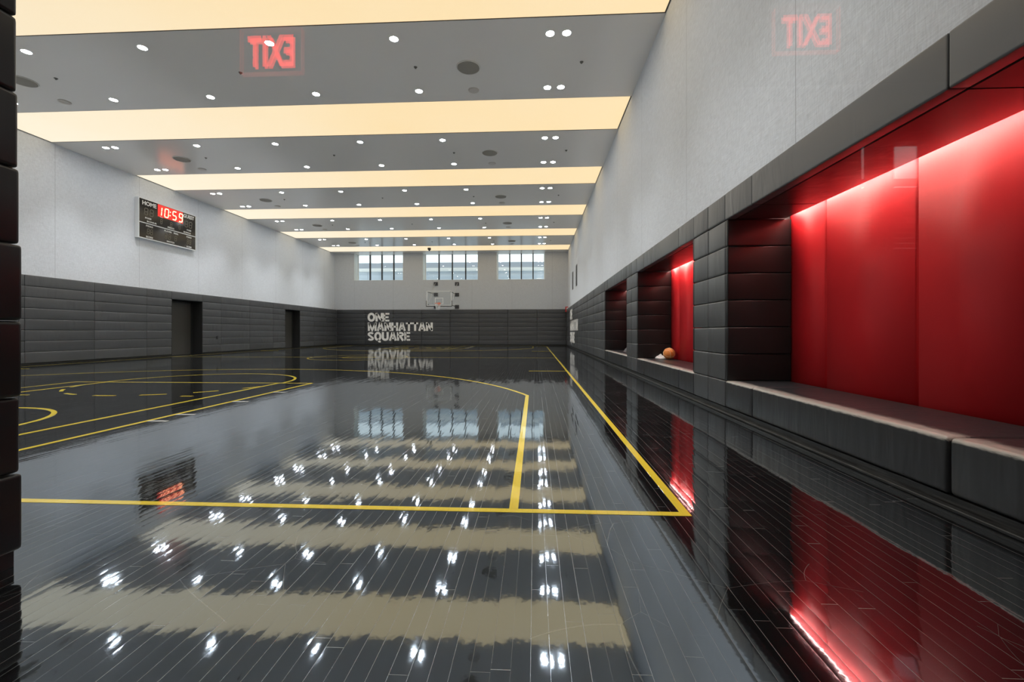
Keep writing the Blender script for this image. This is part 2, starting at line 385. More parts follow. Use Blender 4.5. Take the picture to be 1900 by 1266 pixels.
bm = bmesh.new()                                                  # near wall with the glazed opening the picture is taken through
bm_box(bm, XL-0.6, -2.44, YN-0.9, YN, 0, H+0.3); bm_box(bm, -2.44, XR, YN-0.9, YN, 2.9, H+0.3); 
struct('wall_near', bm, 'fabric', label='near wall around the glazed opening')

# ceiling bands + luminous strips
bm = bmesh.new()
edges = [YN-0.9]
for k in range(-1, 6):
    e = Y0+k*PER; s = e-WID
    edges += [s, e]
edges.append(D+0.9)
for i in range(0, len(edges), 2):
    if edges[i+1] > edges[i]: bm_box(bm, XL-0.3, XR+0.3, edges[i], edges[i+1], H, H+0.14)
bm_box(bm, XL-0.3, XR+0.3, YN-0.9, D+0.9, H+0.145, H+0.3)
struct('ceiling', bm, 'ceiling', label='satin taupe ceiling bands between luminous strips')
ORD = ['nearest', 'second', 'third', 'fourth', 'fifth', 'sixth', 'seventh', 'eighth']
for k in range(-1, 6):
    e = Y0+k*PER; s = e-WID
    if s > D: continue
    t = empty('ceiling_light_panel', ((XL+XR)/2, (s+e)/2, H))
    hw = (XR-XL)/2-0.025
    b1 = box(-hw, hw, -WID/2+0.012, WID/2-0.012, 0.012, 0.05)
    obj('diffuser', b1, 'panel', t)
    fb = bmesh.new()
    for sy in (-1, 1): bm_box(fb, -hw-0.02, hw+0.02, sy*(WID/2-0.006)-0.005, sy*(WID/2-0.006)+0.005, 0.002, 0.05)
    for sx in (-1, 1): bm_box(fb, sx*(hw+0.01)-0.008, sx*(hw+0.01)+0.008, -WID/2+0.012, WID/2-0.012, 0.002, 0.05)
    obj('frame', fb, 'frame', t)
    if k < 0: lab = 'luminous cream ceiling strip directly inside the near wall, above the frame'
    elif k == 5: lab = 'thin luminous cream strip touching the window wall'
    else: lab = 'full width luminous cream ceiling strip, %s from the camera in view' % ['nearest, cut by the top of the picture,', 'second', 'third', 'fourth', 'fifth', 'sixth'][k]
    if k == 4: lab = 'luminous cream ceiling strip, farthest and thinnest, just before the windows'
    tag(t, lab, 'ceiling light', 'luminous strips across the ceiling')

# downlights
XPOS = [-13.43, -13.13, -10.47, -7.965, -5.305, -2.775, 0.297, 0.615]
def make_downlight():
    t = empty('downlight')
    bm = bmesh.new(); bmesh.ops.create_cone(bm, cap_ends=True, segments=24, radius1=0.078, radius2=0.078, depth=0.008, matrix=Matrix.Translation((0, 0, -0.003)))
    obj('lens', bm, 'downlight', t)
    bm = bmesh.new(); pts = [(0.086*math.cos(a*math.pi/12), 0.086*math.sin(a*math.pi/12), -0.002) for a in range(24)]
    bm_path(bm, pts, 0.006, 6, True); obj('trim_ring', bm, 'white', t, True)
    ld = bpy.data.lights.new('downlight_beam', 'SPOT'); ld.energy = SPOT_W; ld.spot_size = R(84); ld.spot_blend = 1.0
    ld.shadow_soft_size = 0.06; ld.color = (0.95, 0.97, 1.0)
    lo = bpy.data.objects.new('lamp', ld); col.objects.link(lo); lo.parent = t; lo.location = (0, 0, -0.02)
    return t
dl0 = make_downlight(); first = True
colnames = ['outer of the left wall pair', 'inner of the left wall pair', 'first single from left', 'second single from left',
            'third single from left', 'fourth single from left', 'left of the right pair', 'right of the right pair']
bandn = ['unseen nearest', 'nearest', 'second', 'third', 'fourth', 'farthest']
for k in range(-1, 5):
    for row, dy in enumerate((0.44, 2.33)):
        for i, x in enumerate(XPOS):
            o = dl0 if first else copy_tree(dl0); first = False
            o.location = (x, Y0+k*PER+dy, H)
            tag(o, 'white downlight, %s row of the %s grey band, %s' % (('front', 'back')[row], bandn[k+1], colnames[i]), 'downlight', 'recessed downlights in the grey ceiling bands')

# speakers, blank discs, sprinklers
def make_speaker():
    t = empty('ceiling_speaker')
    bm = bmesh.new()
    bmesh.ops.create_cone(bm, cap_ends=True, segments=40, radius1=0.235, radius2=0.235, depth=0.012, matrix=Matrix.Translation((0, 0, -0.006)))
    obj('backing', bm, plain('dark speaker cone', (0.20, 0.18, 0.15), 0.7), t)
    bm = bmesh.new()
    for i in range(-10, 11):
        y = i*0.022; hw = math.sqrt(max(0, 0.232**2-y*y))
        bm_box(bm, -hw, hw, y-0.0055, y+0.0055, -0.019, -0.011)
    obj('grille', bm, plain('taupe grille bars', (0.42, 0.39, 0.34), 0.5), t)
    bm = bmesh.new(); bm_path(bm, [(0.25*math.cos(a*math.pi/20), 0.25*math.sin(a*math.pi/20), -0.006) for a in range(40)], 0.014, 8, True)
    obj('trim_ring', bm, plain('taupe trim', (0.72, 0.69, 0.64), 0.3), t, True)
    return t
def make_disc():
    bm = bmesh.new(); bmesh.ops.create_cone(bm, cap_ends=True, segments=32, radius1=0.125, radius2=0.13, depth=0.012, matrix=Matrix.Translation((0, 0, -0.006)))
    bmesh.ops.create_cone(bm, cap_ends=True, segments=32, radius1=0.10, radius2=0.11, depth=0.006, matrix=Matrix.Translation((0, 0, -0.014)))
    return obj('ceiling_cover_plate', bm, plain('taupe cover plate', (0.55, 0.50, 0.45), 0.45))
sp0, dc0 = make_speaker(), make_disc(); f1 = True
def make_sprinkler():
    bm = bmesh.new(); bmesh.ops.create_cone(bm, cap_ends=True, segments=20, radius1=0.032, radius2=0.04, depth=0.012, matrix=Matrix.Translation((0, 0, -0.006)))
    bm_tube(bm, (0, 0, -0.012), (0, 0, -0.03), 0.010, n=8)
    bmesh.ops.create_cone(bm, cap_ends=True, segments=12, radius1=0.02, radius2=0.02, depth=0.003, matrix=Matrix.Translation((0, 0, -0.031)))
    return obj('ceiling_sprinkler', bm, plain('taupe sprinkler', (0.16, 0.15, 0.13), 0.4))
sk0 = make_sprinkler()
bn = ['nearest grey ceiling band', 'second grey ceiling band', 'third grey ceiling band', 'fourth grey ceiling band', 'farthest grey ceiling band']
for k in range(0, 5):
    for j, x in enumerate((-11.78, -1.45)):
        a = sp0 if f1 else copy_tree(sp0); c = dc0 if f1 else copy_tree(dc0); f1 = False
        side = ('left', 'right')[j]
        a.location = (x, Y0+k*PER+1.45, H); tag(a, 'round slotted ceiling speaker, %s side of the %s' % (side, bn[k]), 'speaker', 'ceiling speakers')
        c.location = (x-0.01, Y0+k*PER+2.36, H); tag(c, 'small blank round cover plate just beyond the %s speaker, %s' % (side, bn[k]), 'cover plate', 'blank ceiling plates')
    for j, x in enumerate((-10.9, -6.55, -2.6, 1.0)):
        s = sk0 if (k == 0 and j == 0) else copy_tree(sk0)
        s.location = (x, Y0+k*PER+1.38, H)
        tag(s, 'tiny sprinkler head, %s from the left, %s' % (('first', 'second', 'third', 'fourth')[j], bn[k]), 'sprinkler', 'ceiling sprinklers')
t = empty('security_camera', (-7.23, 30.0, H))
obj('housing', box(-0.10, 0.10, -0.08, 0.08, -0.13, 0.0, 0.01), 'black', t)
bm = bmesh.new(); bmesh.ops.create_uvsphere(bm, u_segments=16, v_segments=8, radius=0.07, matrix=Matrix.Translation((0, 0, -0.14))); obj('dome', bm, 'black', t, True)
tag(t, 'small black security camera on the farthest grey ceiling band', 'security camera')

# ------------------------------------------------------------------ padding
def cushion(x0, x1, y0, y1, z0, z1, mat='vinyl', parent=None, name='cushion', bev=0.021, puff=0.005, axis='x', sign=-1):
    """vinyl block with rounded edges whose face bulges a little"""
    g = 0.0022
    bm = bmesh.new()
    if axis == 'x':
        bm_box(bm, x0, x1, y0+g, y1-g, z0+g, z1-g)
    else:
        bm_box(bm, x0+g, x1-g, y0, y1, z0+g, z1-g)
    L = max(x1-x0, y1-y0)
    bmesh.ops.subdivide_edges(bm, edges=[e for e in bm.edges if e.calc_length() > 0.2], cuts=1 if L < 0.8 else 3, use_grid_fill=True)
    cy, cx, cz = (y0+y1)/2, (x0+x1)/2, (z0+z1)/2
    for v in bm.verts:
        fz = 1-((v.co.z-cz)/((z1-z0)/2))**2
        fy = 1-((v.co.y-cy)/((y1-y0)/2))**4 if axis == 'x' else 1-((v.co.x-cx)/((x1-x0)/2))**4
        f = max(0, fz)*max(0, fy)
        if axis == 'x' and (v.co.x < cx) == (sign < 0): v.co.x += sign*puff*f*(0.6+0.8*random.random())
        if axis == 'y' and (v.co.y < cy) == (sign < 0): v.co.y += sign*puff*f*(0.6+0.8*random.random())
    es = [e for e in bm.edges if len(e.link_faces) == 2 and e.calc_face_angle(0) > 1.0]
    bmesh.ops.bevel(bm, geom=es, offset=bev, segments=3, profile=0.6, affect='EDGES')
    return obj(name, bm, mat, parent, True)
def wall_panel(axis, fixed0, fixed1, a0, a1, label, rows=range(8), sign=-1, mat='vinyl', cat='wall padding', group=None, pt=PT, dl=DL, bev=0.021):
    """stack of padded rows, fixed along one wall"""
    if axis == 'x':
        t = empty('wall_padding', ((fixed0+fixed1)/2, (a0+a1)/2, dl+min(rows)*pt))
    else:
        t = empty('wall_padding', ((a0+a1)/2, (fixed0+fixed1)/2, dl+min(rows)*pt))
    L0 = Vector(t.location)
    for i in rows:
        j = random.uniform(-0.004, 0.004)
        z0, z1 = dl+i*pt-L0.z, dl+(i+1)*pt-L0.z
        if axis == 'x': cushion(fixed0-L0.x+(j if sign < 0 else 0), fixed1-L0.x+(j if sign > 0 else 0), a0-L0.y, a1-L0.y, z0, z1, mat, t, axis='x', sign=sign, bev=bev)
        else: cushion(a0-L0.x, a1-L0.x, fixed0-L0.y+(j if sign < 0 else 0), fixed1-L0.y, z0, z1, mat, t, axis='y', sign=sign, bev=bev)
    tag(t, label, cat, group)
    return t
num = ['first', 'second', 'third', 'fourth', 'fifth', 'sixth', 'seventh', 'eighth', 'ninth', 'tenth']
# back wall, eight stacks
for i in range(8):
    a0 = XLP + i*2.098; a1 = a0+2.098
    if i == 7: a1 = XP
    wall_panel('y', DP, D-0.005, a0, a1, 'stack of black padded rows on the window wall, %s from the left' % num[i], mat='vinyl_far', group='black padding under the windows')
# left wall
ls = [YN+0.02, 3.2, 5.3, 7.4, 9.5, 11.72, 11.87, 13.87, 15.84, 16.98]
lab = {7: 'wide stack of eight black padded rows on the left wall, closest fully visible to the camera', 6: 'stack of black padded rows, next to the near left pillar', }
for i in range(len(ls)-1):
    if i < 5: l = 'hidden black padded stack on the left wall, %s from the near wall' % num[i]
    else: l = ['narrow sliver of black padding on the left wall beside the near pillar', 'long stack of black padded rows on the left wall, nearest in view',
               'long stack of black padded rows on the left wall, second in view', 'short wrinkled stack of black padding just before the first dark door'][i-5]
    wall_panel('x', XL+0.005, XLP, ls[i], ls[i+1], l, sign=1, group='black padding on the left wall')
ms = [18.63, 19.77, 21.83, 23.85, 25.04]
for i in range(4):
    wall_panel('x', XL+0.005, XLP, ms[i], ms[i+1], ['short wrinkled black padding stack just beyond the first dark door', 'black padding stack midway between the two doors, nearer one',
               'black padding stack midway between the two doors, farther one', 'black padding stack just before the second door'][i], sign=1, group='black padding on the left wall')
es_ = [26.68, 28.4, 30.1, DP-0.01]
for i in range(3):
    wall_panel('x', XL+0.005, XLP, es_[i], es_[i+1], ['black padding stack just beyond the second door', 'second black padding stack beyond the second door', 'black padding stack on the left wall in the far corner'][i], sign=1, group='black padding on the left wall')
for i, (a, b_) in enumerate(DOORS):
    o = cushion(XL+0.005, XLP, a, b_, DL+7*PT, ZT, 'vinyl', None, 'door_head_pad', sign=1)
    tag(o, 'single black padded block over the %s dark door on the left wall' % ('nearer', 'farther')[i], 'wall padding', 'black padding on the left wall')
# right wall beyond the niches
rs = [14.468, 14.87, 17.0, 19.15, 21.3, 23.45, 25.6, 27.7, 29.8, DP-0.01]
for i in range(len(rs)-1):
    l = 'black padded stack on the right wall beyond the last niche, %s of nine' % num[i]
    if i == 0: l = 'narrow black padded stack at the far edge of the farthest niche'
    wall_panel('x', XP, XR-0.005, rs[i], rs[i+1], l, group='black padding on the right wall')
# pillars between niches
for (a, m_, b_, nm) in ((5.391, 5.905, 6.424, 'nearer pillar between the red niches'), (9.953, 10.485, 11.024, 'farther pillar between the niches')):
    wall_panel('x', XP, XR-0.005, a, m_, 'near column of black square pads on the %s' % nm, group='black pads on the niche pillars')
    wall_panel('x', XP, XR-0.005, m_, b_, 'far column of black square pads on the %s' % nm, group='black pads on the niche pillars')
wall_panel('x', XP, XR-0.005, YN+0.01, 1.86, 'narrow black padding at the near end of the right wall', group='black pads on the niche pillars')
# niches
nn = ['nearest', 'middle', 'farthest']
HS = [(1.86, 2.545, 4.742, 5.391), (6.424, 7.093, 9.322, 9.953), (11.024, 11.685, 13.855, 14.468)]
pos = ['near end', 'middle', 'far end']
RS = [(1.86, 2.72, 3.642, 4.732, 5.391), (6.424, 7.5, 8.6, 9.35, 9.953), (11.024, 12.1, 13.2, 13.9, 14.468)]
for n, (a, b_) in enumerate(NICHES):
    h = HS[n]
    for i in range(3):
        o = cushion(XP, XR-0.002, h[i], h[i+1], DL+7*PT, ZT, 'vinyl', None, 'niche_head_pad', bev=0.014)
        tag(o, 'black padded header block over the %s of the %s niche' % (pos[i], nn[n]), 'wall padding', 'padded headers above the niches')
        if 'bench' not in MAT:
            # worn black vinyl with scuffed front edge
            m, nt, b = newmat('scuffed bench vinyl'); L = nt.links.new
            geo = N(nt, 'ShaderNodeNewGeometry'); sep = N(nt, 'ShaderNodeSeparateXYZ'); L(geo.outputs['Position'], sep.inputs[0])
            mr = N(nt, 'ShaderNodeMapRange'); mr.inputs[1].default_value = XP+0.26; mr.inputs[2].default_value = XP+0.02; L(sep.outputs[0], mr.inputs[0])
            mz = N(nt, 'ShaderNodeMapRange'); mz.inputs[1].default_value = ZB-0.045; mz.inputs[2].default_value = ZB-0.005; L(sep.outputs[2], mz.inputs[0])
            sc = N(nt, 'ShaderNodeMapping'); sc.inputs['Scale'].default_value = (120, 14, 60); L(geo.outputs['Position'], sc.inputs[0])
            n1 = N(nt, 'ShaderNodeTexNoise'); setin(n1, Scale=1.0, Detail=5.0, Roughness=0.7); L(sc.outputs[0], n1.inputs['Vector'])
            n2 = N(nt, 'ShaderNodeTexNoise'); setin(n2, Scale=1.3, Detail=2.0); L(geo.outputs['Position'], n2.inputs['Vector'])
            w = M(nt, 'MULTIPLY', mr.outputs[0], mz.outputs[0])
            wear = N(nt, 'ShaderNodeMapRange'); wear.inputs[1].default_value = 0.90; wear.inputs[2].default_value = 1.18
            L(M(nt, 'ADD', M(nt, 'ADD', M(nt, 'MULTIPLY', w, 0.9), M(nt, 'MULTIPLY', n1.outputs['Fac'], 0.7)), M(nt, 'MULTIPLY', n2.outputs['Fac'], 0.25)), wear.inputs[0])
            mxc = N(nt, 'ShaderNodeMixRGB'); mxc.inputs[1].default_value = (0.032, 0.033, 0.036, 1); mxc.inputs[2].default_value = (0.42, 0.39, 0.35, 1); L(wear.outputs[0], mxc.inputs[0])
            L(mxc.outputs[0], b.inputs['Base Color'])
            b.inputs['Roughness'].default_value = 0.3; b.inputs['Specular IOR Level'].default_value = 0.6
            mpf = N(nt, 'ShaderNodeMapping'); mpf.inputs['Rotation'].default_value = (R(12), 0, 0); mpf.inputs['Scale'].default_value = (6, 9, 1.5); L(geo.outputs['Position'], mpf.inputs[0])
            nf = N(nt, 'ShaderNodeTexNoise'); setin(nf, Scale=1.0, Detail=2.0, Distortion=0.4); L(mpf.outputs[0], nf.inputs['Vector'])
            hh = M(nt, 'ADD', nf.outputs['Fac'], M(nt, 'MULTIPLY', n1.outputs['Fac'], 0.03))
            bp = N(nt, 'ShaderNodeBump'); setin(bp, Strength=0.35, Distance=0.03); L(hh, bp.inputs['Height']); L(bp.outputs[0], b.inputs['Normal'])
            MAT['bench'] = m
        bm = box(XP, XN-0.004, h[i]+0.003, h[i+1]-0.003, DL, ZB)
        bmesh.ops.bevel(bm, geom=list(bm.edges), offset=0.028, segments=4, profile=0.5, affect='EDGES')
        o = obj('bench_cushion', bm, 'bench', None, True)
        tag(o, 'black padded bench block, %s of the %s niche' % (pos[i], nn[n]), 'bench', 'padded bench blocks in the niches')
    # far cheek of the niche
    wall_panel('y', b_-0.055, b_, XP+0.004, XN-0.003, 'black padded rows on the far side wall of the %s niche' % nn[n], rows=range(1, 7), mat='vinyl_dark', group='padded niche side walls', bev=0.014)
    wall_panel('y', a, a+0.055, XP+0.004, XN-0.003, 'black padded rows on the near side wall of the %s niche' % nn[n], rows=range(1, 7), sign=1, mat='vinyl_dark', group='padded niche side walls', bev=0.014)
    # soffit pad
    q = [a+0.058] + list(h[1:3]) + [b_-0.058]
    for i in range(3):
        bm = box(XR+0.002, 2.935, q[i]+0.002, q[i+1]-0.002, ZH, ZH+0.012)
        bmesh.ops.bevel(bm, geom=list(bm.edges), offset=0.004, segments=2, affect='EDGES')
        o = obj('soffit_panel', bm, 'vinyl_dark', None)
        tag(o, 'glossy black soffit panel, %s of the %s niche ceiling' % (pos[i], nn[n]), 'soffit panel', 'black soffits of the niches')
    # red panels
    r_ = list(RS[n]); r_[0] = a; r_[-1] = b_
    for i in range(4):
        bm = box(XN, XN+0.045, r_[i]+0.004, r_[i+1]-0.004, ZB-0.02, ZH+0.28)
        bmesh.ops.bevel(bm, geom=list(bm.edges), offset=0.012, segments=3, affect='EDGES')
        o = obj('red_wall_panel', bm, 'red', None, True)
        tag(o, 'tall red padded panel, %s from the near end of the %s niche' % (num[i], nn[n]), 'wall panel', 'red panels at the back of the niches')
    # cove light in the slot
    t = empty('cove_light', (2.950, (a+b_)/2, ZH+0.060))
    hl = (b_-a)/2-0.058
    obj('led_strip', box(0.012, 0.045, -hl, hl, -0.002, 0.004), 'led', t)
    obj('channel', box(0.0, 0.055, -hl, hl, 0.005, 0.02), 'alu', t)
    tag(t, 'linear white cove light washing the top of the %s red niche' % nn[n], 'cove light', 'cove lights in the niches')
# near left pillar: padded jamb of the opening
t = empty('wall_padding', (-2.28, 1.44, DL))
for i in range(8):
    dx = [0.012, 0.0, 0.010, 0.012, 0.0, -0.006, -0.012, -0.012][i]
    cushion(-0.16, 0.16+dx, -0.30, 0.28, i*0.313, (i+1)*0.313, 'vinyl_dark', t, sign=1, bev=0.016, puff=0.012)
bx_ = obj('base', box(-0.15, 0.14, -0.29, 0.27, -DL, -0.004), 'black', t)
tag(t, 'column of black padded blocks at the left edge of the picture, closest to the camera', 'wall padding')
# dark wooden base boards below the padding
def woodbase():
    m, nt, b = newmat('black stained oak'); L = nt.links.new
    geo = N(nt, 'ShaderNodeNewGeometry'); mp = N(nt, 'ShaderNodeMapping'); mp.inputs['Scale'].default_value = (40, 2.0, 40); L(geo.outputs['Position'], mp.inputs[0])
    wv = N(nt, 'ShaderNodeTexNoise'); setin(wv, Scale=1.0, Detail=4.0, Distortion=2.5); L(mp.outputs[0], wv.inputs['Vector'])
    mx = N(nt, 'ShaderNodeMixRGB'); mx.inputs[1].default_value = (0.008, 0.008, 0.008, 1); mx.inputs[2].default_value = (0.07, 0.07, 0.065, 1)
    mr = N(nt, 'ShaderNodeMapRange'); mr.inputs[1].default_value = 0.5; mr.inputs[2].default_value = 0.75; L(wv.outputs['Fac'], mr.inputs[0]); L(mr.outputs[0], mx.inputs[0]); L(mx.outputs[0], b.inputs['Base Color'])
    b.inputs['Roughness'].default_value = 0.3
    return m
MAT['oak'] = woodbase()
bm = bmesh.new(); bm_box(bm, XP+0.01, XR, YN, DP, 0, DL-0.004); bm_box(bm, XP-0.035, XP+0.012, YN, DP, 0, 0.022, 0.009, 3)
struct('baseboard_right', bm, 'oak', label='low black wood base under the right padding')
bm = bmesh.new()
for a, b_ in ((YN, DOORS[0][0]), (DOORS[0][1], DOORS[1][0]), (DOORS[1][1], DP)): bm_box(bm, XL, XLP-0.01, a, b_, 0, DL-0.004)
struct('baseboard_left', bm, 'oak', label='low black wood base under the left padding')
struct('baseboard_back', box(XLP-0.01, XP+0.01, DP+0.01, D, 0, DL-0.004), 'oak', label='low black wood base under the window wall padding')

# ------------------------------------------------------------------ doors
MAT['door'] = plain('dark brown veneer', (0.055, 0.052, 0.046), 0.45)
for i, (a, b_) in enumerate(DOORS):
    t = empty('door_%d' % (i+1), (XL-0.25, (a+b_)/2, 0)); t['kind'] = 'structure'; t['label'] = 'flush dark door in a deep black recess on the left wall'
    hw = (b_-a)/2
    leaf = obj('leaf', box(-0.045, 0.0, -hw+0.07, hw-0.10, 0.008, ZH-0.10, 0.002), 'door', t)
    fb = bmesh.new()
    bm_box(fb, -0.06, 0.03, -hw+0.001, -hw+0.066, 0, ZH-0.03); bm_box(fb, -0.06, 0.03, hw-0.096, hw-0.001, 0, ZH-0.03); bm_box(fb, -0.06, 0.03, -hw+0.001, hw-0.001, ZH-0.096, ZH-0.03)
    obj('frame', fb, 'frame', t)
    hb = bmesh.new(); bm_tube(hb, (0.0, -hw+0.16, 1.0), (0.055, -hw+0.16, 1.0), 0.012); bm_tube(hb, (0.055, -hw+0.15, 1.0), (0.055, -hw+0.29, 1.0), 0.010)
    bm_tube(hb, (0.0, -hw+0.16, 1.0), (0.006, -hw+0.16, 1.0), 0.028)
    obj('door_handle', hb, 'black', leaf, True)
    rv = bmesh.new(); bm_box(rv, 0.031, 0.46, hw-0.02, hw-0.001, 0, ZH); bm_box(rv, 0.031, 0.46, -hw+0.001, -hw+0.02, 0, ZH)
    obj('recess_lining', rv, 'black', t)

# ------------------------------------------------------------------ windows
for i, (a, b_) in enumerate(WINS):
    yg = D+0.72
    t = empty('window_%d' % (i+1), ((a+b_)/2, yg, ZS)); t['kind'] = 'structure'
    t['label'] = 'high four light window, %s of three on the end wall' % ('left', 'middle', 'right')[i]
    hw = (b_-a)/2; hh = H-ZS
    rv = bmesh.new()
    bm_box(rv, -hw, -hw+0.012, -0.725, 0.0, 0.012, hh+0.1); bm_box(rv, hw-0.012, hw, -0.725, 0.0, 0.012, hh+0.1)
    bm_box(rv, -hw, hw, -0.725, 0.0, 0.0, 0.012)
    obj('reveal', rv, 'reveal', t)
    fb = bmesh.new()
    bm_box(fb, -hw+0.012, -hw+0.06, -0.03, 0.05, 0.012, hh+0.1); bm_box(fb, hw-0.06, hw-0.012, -0.03, 0.05, 0.012, hh+0.1); bm_box(fb, -hw+0.06, hw-0.06, -0.03, 0.05, 0.012, 0.04)
    obj('window_frame', fb, 'white', t)
    for k in (1, 2, 3):
        x = -hw + 0.05 + k*(2*hw-0.05)/4
        obj('mullion', box(x-0.04, x+0.04, -0.09, 0.05, 0.012, hh+0.1), 'frame', t)
    obj('pane', box(-hw+0.06, hw-0.06, 0.012, 0.02, 0.04, hh+0.1), 'pane', t)
# outside: overhang, beam, ledge and hazy wall
MAT['haze_wall'] = plain('pale blue grey facade', (0.62, 0.68, 0.74), 0.7)
MAT['beam'] = plain('grey concrete beam', (0.36, 0.38, 0.42), 0.7)
bm = bmesh.new(); bm_box(bm, -18, 8, 36.3, 36.6, 0.0, 6.00); 
for k in range(26):
    bm_box(bm, -18+k, -18+k+0.03, 36.27, 36.3, 0.0, 5.98)
for z in (5.15, 5.45, 5.75): bm_box(bm, -18, 8, 36.27, 36.3, z, z+0.02)
tag(obj('facade_wall', bm, 'haze_wall'), 'pale blue grey panelled facade seen through the lower panes of the high windows', 'building facade')
tag(obj('facade_ledge', box(-18, 8, 36.0, 36.6, 6.003, 6.25, 0.02), 'white'), 'white horizontal ledge outside the high windows', 'ledge')
tag(obj('facade_beam', box(-20, 10, 37.6, 38.0, 6.05, 6.95), 'beam'), 'dark grey horizontal beam outside the high windows above the ledge', 'beam')

# ------------------------------------------------------------------ lettering on the end wall and right wall
def text_bm(s, size, bold=0.02, sx=1.0, depth=0.004, spacing=1.0):
    cu = bpy.data.curves.new('t', 'FONT'); cu.body = s; cu.size = size; cu.offset = bold; cu.extrude = depth; cu.space_character = spacing; cu.resolution_u = 4
    o = bpy.data.objects.new('t', cu); col.objects.link(o)
    bpy.context.view_layer.update()
    dg = bpy.context.evaluated_depsgraph_get(); me = bpy.data.meshes.new_from_object(o.evaluated_get(dg))
    bm = bmesh.new(); bm.from_mesh(me); bpy.data.objects.remove(o); bpy.data.curves.remove(cu); bpy.data.meshes.remove(me)
    for v in bm.verts: v.co.x *= sx
    return bm
def fit_text(s, x0, x1, z0, z1, bold=0.02, depth=0.004, spacing=1.0):
    """text filling the box x0..x1, z0..z1 (caps height), upright in XZ, facing -Y"""
    bm = text_bm(s, 1.0, bold, 1.0, 1.0, spacing)
    mnx = min(v.co.x for v in bm.verts); mxx = max(v.co.x for v in bm.verts)
    cap = 0.729
    for v in bm.verts:
        x = (v.co.x-mnx)/(mxx-mnx)*(x1-x0)+x0
        z = z0+(v.co.y+bold*0.5)/(cap+bold*1.0)*(z1-z0)
        y = -v.co.z*depth
        v.co = Vector((x, y, z))
    return bm
def stroke(bm, pts, t, d, closed=False):
    """thick polyline in the XZ plane, mitred, as a solid facing -Y"""
    n = len(pts); L_, R_ = [], []
    for i in range(n):
        p = Vector(pts[i]); a = Vector(pts[i-1]) if (i > 0 or closed) else None; c = Vector(pts[(i+1) % n]) if (i < n-1 or closed) else None
        d1 = (p-a).normalized() if a is not None else (c-p).normalized(); d2 = (c-p).normalized() if c is not None else d1
        n1 = Vector((-d1.y, d1.x)); n2 = Vector((-d2.y, d2.x)); m = (n1+n2).normalized(); k = t/2/max(0.35, m.dot(n1))
        L_.append(p+m*k); R_.append(p-m*k)
    for i in range(n if closed else n-1):
        j = (i+1) % n; q = (L_[i], L_[j], R_[j], R_[i])
        f = [bm.verts.new((v.x, -d, v.y)) for v in q]; g = [bm.verts.new((v.x, 0.0, v.y)) for v in q]
        bm.faces.new(f); bm.faces.new(g[::-1])
        for k in range(4): bm.faces.new((f[k], g[k], g[(k+1) % 4], f[(k+1) % 4]))
def ell(cx, cy, rx, ry, a0, a1, n=14):
    return [(cx+rx*math.cos(R(a0+(a1-a0)*i/n)), cy+ry*math.sin(R(a0+(a1-a0)*i/n))) for i in range(n+1)]
def glyph(ch, w, t):
    """strokes of a heavy condensed capital, cap height 1, width w, stem t"""
    h = t/2; th = t*0.80; k = th/2
    o = {'O': [(ell(w/2, .5, w/2-h, .5-k, 0, 345, 24), t, True)],
         'Q': [(ell(w/2, .5, w/2-h, .5-k, 0, 345, 24), t, True), ([(w*.50, .12), (w*.66, -.10), (w*.90, -.12)], th, False)],
         'N': [([(h, 0), (h, 1)], t, False), ([(w-h, 0), (w-h, 1)], t, False), ([(h*1.0, .90), (w-h*1.0, .10)], t*1.05, False)],
         'E': [([(h, 0), (h, 1)], t, False), ([(h, 1-k), (w, 1-k)], th, False), ([(h, .5), (w*.88, .5)], th, False), ([(h, k), (w, k)], th, False)],
         'M': [([(h, 0), (h, 1)], t*.95, False), ([(w-h, 0), (w-h, 1)], t*.95, False), ([(h, .93), (w/2, .10), (w-h, .93)], t*.85, False)],
         'A': [([(h*.9, 0), (w/2-h*.15, 1-.02)], t, False), ([(w-h*.9, 0), (w/2+h*.15, 1-.02)], t, False), ([(w*.26, .27), (w*.74, .27)], th*.85, False)],
         'H': [([(h, 0), (h, 1)], t, False), ([(w-h, 0), (w-h, 1)], t, False), ([(h, .5), (w-h, .5)], th, False)],
         'T': [([(w/2, 0), (w/2, 1)], t, False), ([(0, 1-k), (w, 1-k)], th, False)],
         'U': [([(h, 1)]+[(h, .45)]+ell(w/2, .34, w/2-h, .34-k, 180, 360, 12)+[(w-h, .45), (w-h, 1)], t, False)],
         'R': [([(h, 0), (h, 1)], t, False), ([(h, 1-k), (w*.5, 1-k)]+ell(w*.52, .73, w*.48-h, .27-k, 90, -90, 10)+[(h, .46+k*.0)], th*1.05, False), ([(w*.50, .46), (w-h*.95, 0)], t, False)],
         'S': [(ell(w*.5, .74, w*.5-h, .26-k, 15, 230, 12)+ell(w*.5, .25, w*.5-h, .25-k, 50, -165, 12), t*.88, False)]}
    return o[ch]
def word(s_, x0, z0, hgt, wtot, t, name='word'):
    wd = {'M': .86, 'O': .68, 'Q': .68, 'N': .66, 'E': .54, 'A': .72, 'H': .66, 'T': .58, 'U': .64, 'R': .66, 'S': .60}
    gap = .022; tot = sum(wd[c] for c in s_)+gap*(len(s_)-1); sx = wtot/(tot*hgt)
    bm = bmesh.new(); x = 0
    for c in s_:
        for pts, tt, cl in glyph(c, wd[c]*sx, .255):
            stroke(bm, [((px+x)*hgt+x0, pz*hgt+z0) for px, pz in pts], tt*hgt, 0.004, cl)
        x += (wd[c]+gap)*sx
    return obj(name, bm, 'letter', t)
def wordmark(t, w=4.82):
    word('ONE', 0.0, 1.675, .625, 1.62, t); word('MANHATTAN', 0.02, .985, .615, w-.02, t); word('SQUARE', 0.0, .275, .63, 3.16, t)
t = empty('wall_lettering', (-12.21, DP-0.014, DL+0.0)); wordmark(t)
